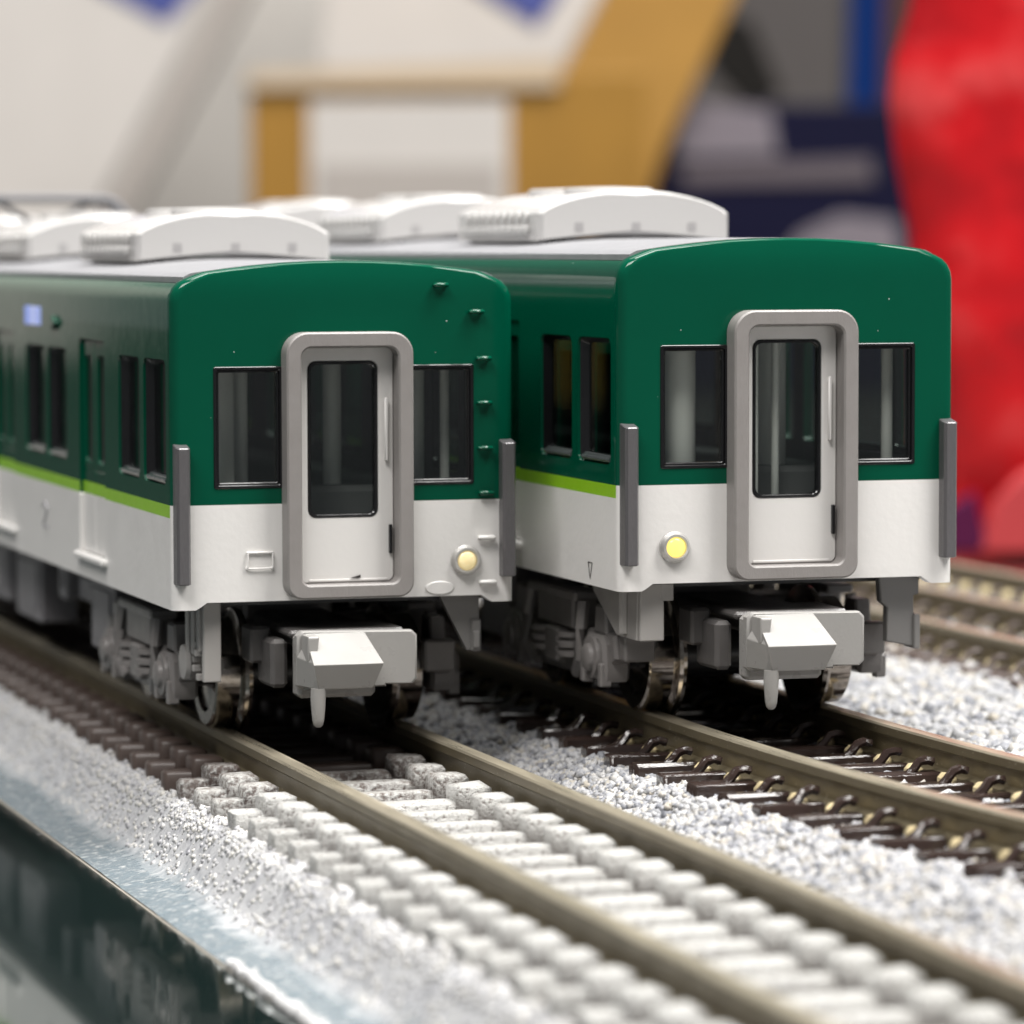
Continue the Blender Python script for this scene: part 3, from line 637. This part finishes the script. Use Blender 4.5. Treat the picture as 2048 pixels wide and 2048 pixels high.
def build_car(loc, rz, rungs, label, lamp_x, lens):
    car = obj('train_car', None, None, loc, label, 'train car', 'model train cars'); car.rotation_euler.z = rz
    P = lambda name, key, fn, par=None, loc=None, rot=None: obj(name, cached(key, fn), par or car, loc, rot=rot)
    P('body', 'body', body_mesh); P('roof', 'roof', roof_mesh)
    P('interior', 'interior', lambda: MB().box(-8.4, 8.4, .9, LEN-.9, 8.6, 9.2).box(-8.3, -5.2, 15, LEN-12, 9.2, 12.4, .3).box(5.2, 8.3, 15, LEN-12, 9.2, 12.4, .3).box(-6.5, 6.5, 3.8, 7.0, 9.2, 13.0, .3).mesh('interior', 'interior_grey', 30))
    def columns():  # made-up pale columns standing in for streaks of reflection in the glass
        mb = MB()
        C = ((-5.6, 4.5, .8), (-4.1, 6, .4), (-1.2, 5.0, .3), (.9, 6.0, .5), (5.2, 5.0, .5), (6.4, 3.5, .25)) if rungs else ((-5.05, 2.5, .85), (-1.05, 2.2, .2), (.1, 2.2, .2), (4.3, 2.6, .55), (6.35, 2.3, .3), (1.3, 6, .8), (-.5, 6.5, .7))
        for x, y, r in C: mb.lathe([(r, 9.2), (r, 22.6)], (x, y, 0), 2, 24)
        return mb.mesh('reflection_column', 'reflection_plastic', 40)
    P('reflection_column', ('cols', rungs), columns)
    for s in (-1, 1):
        x0, x1 = sorted((s*3.3, s*6.95))
        w = P('front_window', ('fw', s), lambda: winframe(x0, x1, 13.2, 19.45)); P('pane', ('fp', s), lambda: pane(x0+.25, x1-.25, 13.45, 19.2, .22), w)
        P('corner_post', ('post', s), lambda: post_mesh(s))
        for i, (a, b) in enumerate(WINS):
            w = P('side_window', ('sw', s, i), lambda: side_window_mesh(a, b, s))
            P('pane', ('sp', s, i), lambda: pane(a+.2, b-.2, 13.6, 19.6, s*8.56-.06, 0, 'window_glass', .3), w)
        for i, (a, b) in enumerate(DOORS):
            d = P('side_door', ('sd', s, i), lambda: side_door_mesh(a, b, s))
            for k, (c0, c1) in enumerate(((a+.7, a+2.8), (b-2.8, b-.7))):
                P('pane', ('sdp', s, i, k), lambda: pane(c0, c1, 13.45, 19.65, s*8.8-.06, 0, 'window_glass', .3), d)
    P('gangway_frame', 'gang', gangway_mesh)
    d = P('gangway_door', 'gdoor', door_mesh)
    P('pane', 'gpane', lambda: pane(-1.9, 1.62, 11.7, 19.6, .1, 1, 'front_glass', .3), d)
    P('handle', 'ghan', lambda: MB().box(2.02, 2.24, -.42, -.24, 14.5, 17.8, .07).box(2.06, 2.2, -.3, -.1, 14.55, 14.75, .02).box(2.06, 2.2, -.3, -.1, 17.5, 17.7, .02).mesh('handle', 'door_white', 40), d)
    P('latch', 'glat', lambda: MB().box(2.28, 2.44, -.34, -.1, 9.7, 11.2, .03).mesh('latch', 'black_trim', 30), d)
    h = P('headlight', ('bez', 0), lambda: MB().lathe([(.80, .02), (.80, -.20), (.72, -.30), (.66, -.42), (.55, -.44), (.50, -.30), (.2, -.30)], (0, 0, 0), 1, 36).mesh('headlight', 'bezel_silver', 30), None, (lamp_x, 0, 9.22))
    P('lens', ('lens', lens), lambda: MB().lathe([(.52, -.28), (.48, -.40), (.36, -.47), (.16, -.51), (.03, -.52)], (0, 0, 0), 1, 28).mesh('lens', lens, 60), h)
    if rungs:
        hh = P('handhold', 'hhg', lambda: handhold_mesh(.86, 'green_paint'), None, (5.13, 0, 23.57))
        for x, z in ((7.06, 22.17), (7.44, 19.74), (7.48, 17.42), (7.52, 15.06), (7.56, 12.72)): P('handhold', 'hhg', None, None, (x, 0, z))
        for x, z in ((7.58, 10.38), (7.64, 8.04)): P('handhold', 'hhw', lambda: handhold_mesh(.95, 'white_paint'), None, (x, 0, z))
        P('oval_plate', 'oval', lambda: MB().prism([(.78*math.cos(t*math.pi/16), .36*math.sin(t*math.pi/16)) for t in range(32)], 1, -.07, .02, 0, .04).mesh('oval_plate', 'white_paint', 30), None, (5.07, 0, 7.8))
        def bracket():
            mb = MB().box(-.72, .72, -.16, .01, .32, .46, .05)
            for x in (-.66, .66): mb.tube([(x, -.02, .38), (x, -.16, .30), (x, -.16, -.36), (x, -.02, -.42)], .055, 6).lathe([(.11, 0), (.09, -.12), (.02, -.15)], (x, -.02, -.42), 1, 8)
            mb.tube([(-.66, -.14, -.42), (.66, -.14, -.42)], .05, 6); return mb.mesh('plate_holder', 'white_paint', 40)
        P('plate_holder', 'nb', bracket, None, (-4.57, 0, 9.5))
        P('destination_display', 'disp', lambda: MB().box(-9.22, -9.1, 35.2, 39.9, 20.95, 22.05, .03).mesh('destination_display', 'display_blue', 30))
        P('marker_lamp', 'dia', lambda: MB().prism([(-.9, 0), (0, -.42), (.9, 0), (0, .42)], 0, -9.42, -9.1, 0, .08).mesh('marker_lamp', 'green_paint', 20), None, (0, 30.6, 21.2))
        P('number_mark', 'num', lambda: MB().tube([(-9.17, .8, .4), (-9.17, .1, .75), (-9.17, -.7, .4), (-9.17, .7, -.7), (-9.17, -.8, -.7)], .06, 5).mesh('number_mark', 'mark_grey', 30), None, (0, 34.1, 9.8))
        P('door_mark', 'dm', lambda: MB().prism([(.2, 8.46), (.75, 8.46), (.75, 8.62)], 1, -.20, -.16).mesh('door_mark', 'mark_black', 0))
        pg = P('pantograph', 'pbase', lambda: MB().box(-4.5, 4.5, 76, 77, 24.9, 25.7, .1).box(-4.5, 4.5, 88, 89, 24.9, 25.7, .1).box(-4.4, -3.6, 76, 89, 25.5, 26.0, .1).box(3.6, 4.4, 76, 89, 25.5, 26.0, .1).mesh('pantograph', 'pantograph_grey', 30))
        for yy in (80.6, 83.4): P('collector_bar', ('pcb', yy), lambda: MB().tube([(-6.0, yy, 27.6), (-5.0, yy, 28.7), (-4.2, yy, 29.0), (4.2, yy, 29.0), (5.0, yy, 28.7), (6.0, yy, 27.6)], .28, 8).mesh('collector_bar', 'pantograph_grey', 40), pg)
        for sx in (-1, 1): P('arm', ('parm', sx), lambda: MB().tube([(sx*4, 76.5, 26), (sx*2.5, 92, 27.3), (sx*3.6, 82, 28.9)], .25, 8).tube([(sx*4, 88.5, 26), (sx*2.5, 73, 27.2), (sx*3.6, 81, 28.9)], .25, 8).mesh('arm', 'pantograph_grey', 40), pg)
    else:
        P('tick_mark', 'tick', lambda: MB().tube([(-9.16, .32, .42), (-9.16, -.32, .42), (-9.16, 0, -.42), (-9.16, .32, .42)], .035, 5).mesh('tick_mark', 'mark_black', 30), None, (0, 4.6, 7.75))
    for i, y in enumerate((24.2, 57.9, 91.6)):
        a = P('air_conditioner', 'ac', ac_mesh, None, (0, y, .08))
        for s in (-1, 1): P('grille', ('acg', s), lambda: ac_grille(s), a)
        P('fan_cover', 'acf', ac_top, a)
        for x in (-3.3, .1, 3.45): P('vent_slot', 'slot', lambda: MB().box(-.25, .25, -.02, .05, -.25, .25).mesh('vent_slot', 'slot_grey', 0), a, (x, 0, 25.45))
        for x in (-4.4, 4.55): P('foot', 'foot', lambda: MB().box(-.42, .42, .2, 2, 24.3, 24.83, .1).mesh('foot', 'axle_black', 30), a, (x, 0, 0))
    # running gear
    for yb in (15.0, LEN-15):
        bg = P('bogie', 'bogie', lambda: MB().box(-6.4, 6.4, -1.6, 1.6, 3.2, 5.4, .2).box(-2.5, 2.5, -3, 3, 5.3, 8.4, .2).mesh('bogie', 'bogie_plastic', 35), None, (0, yb, 0))
        for s in (-1, 1): P('side_frame', ('sf', s), lambda: side_frame_mesh(s), bg)
        for yy in (-7, 7):
            P('axle', 'axle', lambda: MB().lathe([(.7, -6.4), (.7, -4), (1.25, -3.7), (1.25, 3.7), (.7, 4), (.7, 6.4)], (0, 0, 0), 0, 20).mesh('axle', 'axle_black', 35), bg, (0, yy, 2.92))
            for s in (-1, 1): P('wheel', ('wh', s), lambda: wheel_mesh(s), bg, (0, yy, 2.92))
    cp = P('coupler', 'coup', coupler_mesh); P('hook', 'hook', hook_mesh, cp); P('pin', 'pin', pin_mesh, cp)
    # hanging brackets beside the coupler
    zb = 3.15 if rungs else 4.35
    def brk():
        mb = MB(); mb.box(-7.35 if rungs else -7.7, -6.4, .95, 1.35, zb, 7.3, .06)
        if rungs: [mb.box(-7.5-.12*k, -7.2, 1.35+.75*k, 1.95+.75*k, 4.7-.2*k, 7.0, .06) for k in range(3)]; [mb.box(-7.55-.1*(k % 2), -7.2, 1.5+.5*(k % 3), 1.9+.5*(k % 3), 3.2+.42*k, 3.55+.42*k, .05) for k in range(5)]; mb.lathe([(.95, -.5), (.9, -.75), (.4, -.85)], (-7.1, 3.6, 4.0), 0, 16)
        else: mb.prism([(1.2, 7.0), (9.0, 7.0), (8.4, 6.4), (4.6, zb), (1.4, zb)], 0, -7.75, -7.3, 0, .06); mb.box(-6.6, -5.9, .9, 1.6, 6.4, 7.3, .05); mb.tube([(-7.8, 3.1, 6.9), (-7.8, 3.1, 4.6)], .3, 8)
        return mb.mesh('skirt_bracket', 'bracket_grey', 30)
    P('skirt_bracket', ('brk', rungs), brk)
    def brk2():
        mb = MB()
        if rungs: mb.prism([(5.4, 7.3), (7.6, 7.3), (7.6, 4.35), (6.9, 4.35)], 1, 1.2, 1.6, 0, .05); mb.box(7.1, 7.65, 1.0, 3.0, 4.3, 6.0, .08); mb.box(7.15, 7.5, .7, 1.3, 4.5, 5.4, .06)
        else: mb.prism([(5.5, 7.3), (7.75, 7.3), (7.75, 6.4), (7.45, 6.3), (7.45, 3.6), (5.95, 3.9), (5.95, 5.7), (5.6, 6.0)], 1, 1.2, 1.8, 0, .06); mb.box(7.4, 7.75, 1.0, 2.4, 3.5, 5.3, .06)
        return mb.mesh('skirt_bracket', 'dark_bracket', 30)
    P('skirt_bracket', ('brk2', rungs), brk2)
    for i, (y0, y1, zb_, xo) in enumerate(((24.6, 31.0, 2.2, 7.1), (33.2, 38.2, 4.4, 6.4), (39.2, 41.4, 4.2, 7.0), (46.8, 55.0, 2.1, 7.1), (58.2, 68, 2.5, 7.0), (70, 82, 2.6, 6.9), (84, 92, 3.0, 7.1))):
        for s in (-1, 1):
            x0, x1 = sorted((s*(xo-2.4), s*xo))
            P('underfloor_box', ('ub', i, s), lambda: MB().box(x0, x1, y0, y1, zb_, 7.4, .15).box(*sorted((s*xo, s*(xo+.12))), y0+.8, y1-.8, zb_+.7, 5.8, .05).mesh('underfloor_box', 'underfloor_plastic', 30))
    P('underfloor', 'uf', lambda: MB().box(-8.2, 8.2, 2.2, LEN-2, 7.0, 8.3).mesh('underfloor', 'interior_dark', 30))
    return car
build_car((0, 0, 0), 0, True, 'green and white model train car with a ladder of rungs on its face', 6.47, 'lens_dim')
build_car(tuple(O2), A2, False, 'green and white model train car with plain face and lit yellow headlamp', -6.22, 'lens_lit')

# ------------------------------------------------------------------ background: shop wall and packages standing on the table
def frame_at(px, depth):                                # upright frame facing the camera on the table; x right, y away, z up
    p = at(px, 1024, depth); p.z = TABLE_Z; return p
MPP = lambda D: D/F_PX
def pkg(name, label, cat, px, D, rz=0, group=None):
    o = obj(name, None, None, frame_at(px, D), label, cat, group); o.rotation_euler.z = -YAW+rz; return o
def zpx(py, D): return (CAM.z-TABLE_Z) + (490-py)*MPP(D)*1.0     # height above the table of a picture row at that depth
mb = MB(); mb.box(-478, 900, 0, 20, 0, 220)
wl = obj('wall', mb.mesh('wall', 'wall_white', 0), None, frame_at(1024, 1050), kind='structure'); wl.rotation_euler.z = -YAW
def slab(par, name, pts, D, px0, y0, y1, mat, b=.4):    # polygon given by picture points at the depth of the package
    k = MPP(D); poly = [((x-px0)*k, max(0, zpx(y, D))) for x, y in pts]
    area2 = sum(poly[i-1][0]*poly[i][1]-poly[i][0]*poly[i-1][1] for i in range(len(poly)))
    return obj(name, MB().prism(poly if area2 > 0 else poly[::-1], 1, y0, y1, 0, b).mesh(name, mat, 30), par)
D = 950; o = pkg('white_package', 'white package with blue print leaning at the back left', 'package', 0, D)
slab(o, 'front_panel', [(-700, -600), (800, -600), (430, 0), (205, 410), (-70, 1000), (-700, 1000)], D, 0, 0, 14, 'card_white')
slab(o, 'side_panel', [(802, -600), (860, -600), (500, 0), (275, 410), (0, 1000), (-60, 1000), (207, 410), (433, 0)], D, 0, 1, 16, 'card_grey')  # grey colour paints the shadow line along the package edge
slab(o, 'print', [(150, -50), (-100, -400), (500, -400), (420, -30), (340, 52)], D, 0, -.5, 0, 'card_blue', .1)
D = 800; o = pkg('gold_box', 'upright gold box with a white label behind the roofs', 'box', 900, D)
slab(o, 'carton', [(505, 150), (1290, 150), (1290, 1000), (505, 1000)], D, 900, 0, 30, 'card_gold_dark')
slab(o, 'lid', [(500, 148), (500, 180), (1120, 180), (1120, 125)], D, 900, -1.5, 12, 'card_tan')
slab(o, 'label_panel', [(622, 205), (1020, 205), (1020, 900), (622, 900)], D, 900, -.6, .2, 'card_white', .1)
slab(o, 'label_shade', [(640, 330), (1000, 330), (1000, 900), (640, 900)], D, 900, -.9, -.65, 'card_grey', .05)  # grey sheet paints the shading of the lower label
D = 800; o = pkg('gold_package', 'white package with broad gold side leaning behind the gold box', 'package', 1250, D+60)
slab(o, 'side_panel', [(1215, -20), (1330, -300), (1600, -300), (1470, 0), (1330, 300), (1290, 420), (1200, 1000), (1060, 1000), (1060, 300), (1125, 150)], D+60, 1250, -6, 14, 'card_gold')
slab(o, 'front_panel', [(1213, -20), (1325, -300), (700, -300), (640, 145), (1120, 145)], D+60, 1250, -5, 10, 'card_white')
slab(o, 'print', [(930, -30), (1000, -200), (1180, -200), (1120, 0), (1075, 62)], D+60, 1250, -5.6, -5, 'card_blue', .1)
D = 860; o = pkg('navy_package', 'navy package with mauve bands beside the red package', 'package', 1560, D)
slab(o, 'carton', [(1300, 215), (1850, 215), (1850, 1000), (1270, 1000), (1270, 420)], D, 1560, 0, 40, 'card_navy')
slab(o, 'band', [(1360, 205), (1540, 225), (1555, 315), (1350, 320)], D, 1560, -.6, 0, 'card_lavender', .1)
slab(o, 'band', [(1360, 335), (1740, 320), (1745, 368), (1365, 372)], D, 1560, -.6, 0, 'card_mauve', .1)
slab(o, 'band', [(1600, 470), (1680, 432), (1790, 445), (1800, 520), (1560, 520)], D, 1560, -.6, 0, 'card_lavender', .1)
D = 960; o = pkg('grey_package', 'grey package with a black patch and blue edge above the navy one', 'package', 1580, D)
slab(o, 'carton', [(1370, -300), (1715, -300), (1715, 1000), (1370, 1000)], D, 1580, 0, 30, 'card_midgrey')
slab(o, 'patch', [(1420, 30), (1500, 50), (1560, 190), (1500, 225), (1420, 140)], D, 1580, -.6, 0, 'card_black', .1)
slab(o, 'blue_edge', [(1705, -300), (1765, -300), (1755, 250), (1690, 250)], D, 1580, -2, 20, 'card_deepblue')
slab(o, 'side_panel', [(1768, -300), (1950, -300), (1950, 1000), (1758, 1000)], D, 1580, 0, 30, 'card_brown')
# the red package: a stuffed, crumpled bag
D = 402; k = MPP(D); o = pkg('red_package', 'glossy crumpled red package standing on the dark table', 'package', 2100, D)
def bag():
    mb = MB(); nx, nz = 36, 48; v = []; f = []
    H = zpx(-250, D)
    left = lambda py: np.interp(py, [-250, 0, 120, 200, 330, 470, 700, 1118], [1850, 1835, 1800, 1790, 1805, 1835, 1835, 1830])
    for side in (0, 1):
        for j in range(nz+1):
            py = -250+(1118+250)*j/nz; x0 = (left(py)-2100)*k; x1 = (2560-2100)*k
            for i in range(nx+1):
                u = i/nx; bul = (max(0, 4*u*(1-u))**.5)*3.5*(max(.02, min(1, 4*(j/nz)*(1.04-j/nz)))**.4)
                r = .9*math.sin(u*4+j*.09)+.7*math.sin(j*.15-u*3)
                y = (-bul+r*min(1, 6*u*(1-u))*.6) if side == 0 else bul+14*min(1, 6*u*(1-u))
                v.append((x0+(x1-x0)*u, y+8, max(0, zpx(py, D))))
    m = (nx+1)*(nz+1)
    for s in (0, 1):
        for j in range(nz):
            for i in range(nx): a = s*m+j*(nx+1)+i; f.append((a, a+1, a+nx+2, a+nx+1))
    for j in range(nz):
        for i in (0, nx): a = j*(nx+1)+i; f.append((a, a+nx+1, a+nx+1+m, a+m))
    return MB().add(v, f).mesh('film', 'red_film', 60)
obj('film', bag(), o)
slab(o, 'print', [(1960, 1105), (1985, 1010), (2040, 950), (2120, 925), (2300, 915), (2300, 1105)], D, 2100, -1.6, 2.2, 'red_print', .2)
slab(o, 'print', [(1890, 1020), (1948, 985), (1975, 1105), (1890, 1105)], D, 2100, -1.2, 0, 'purple_print', .2)
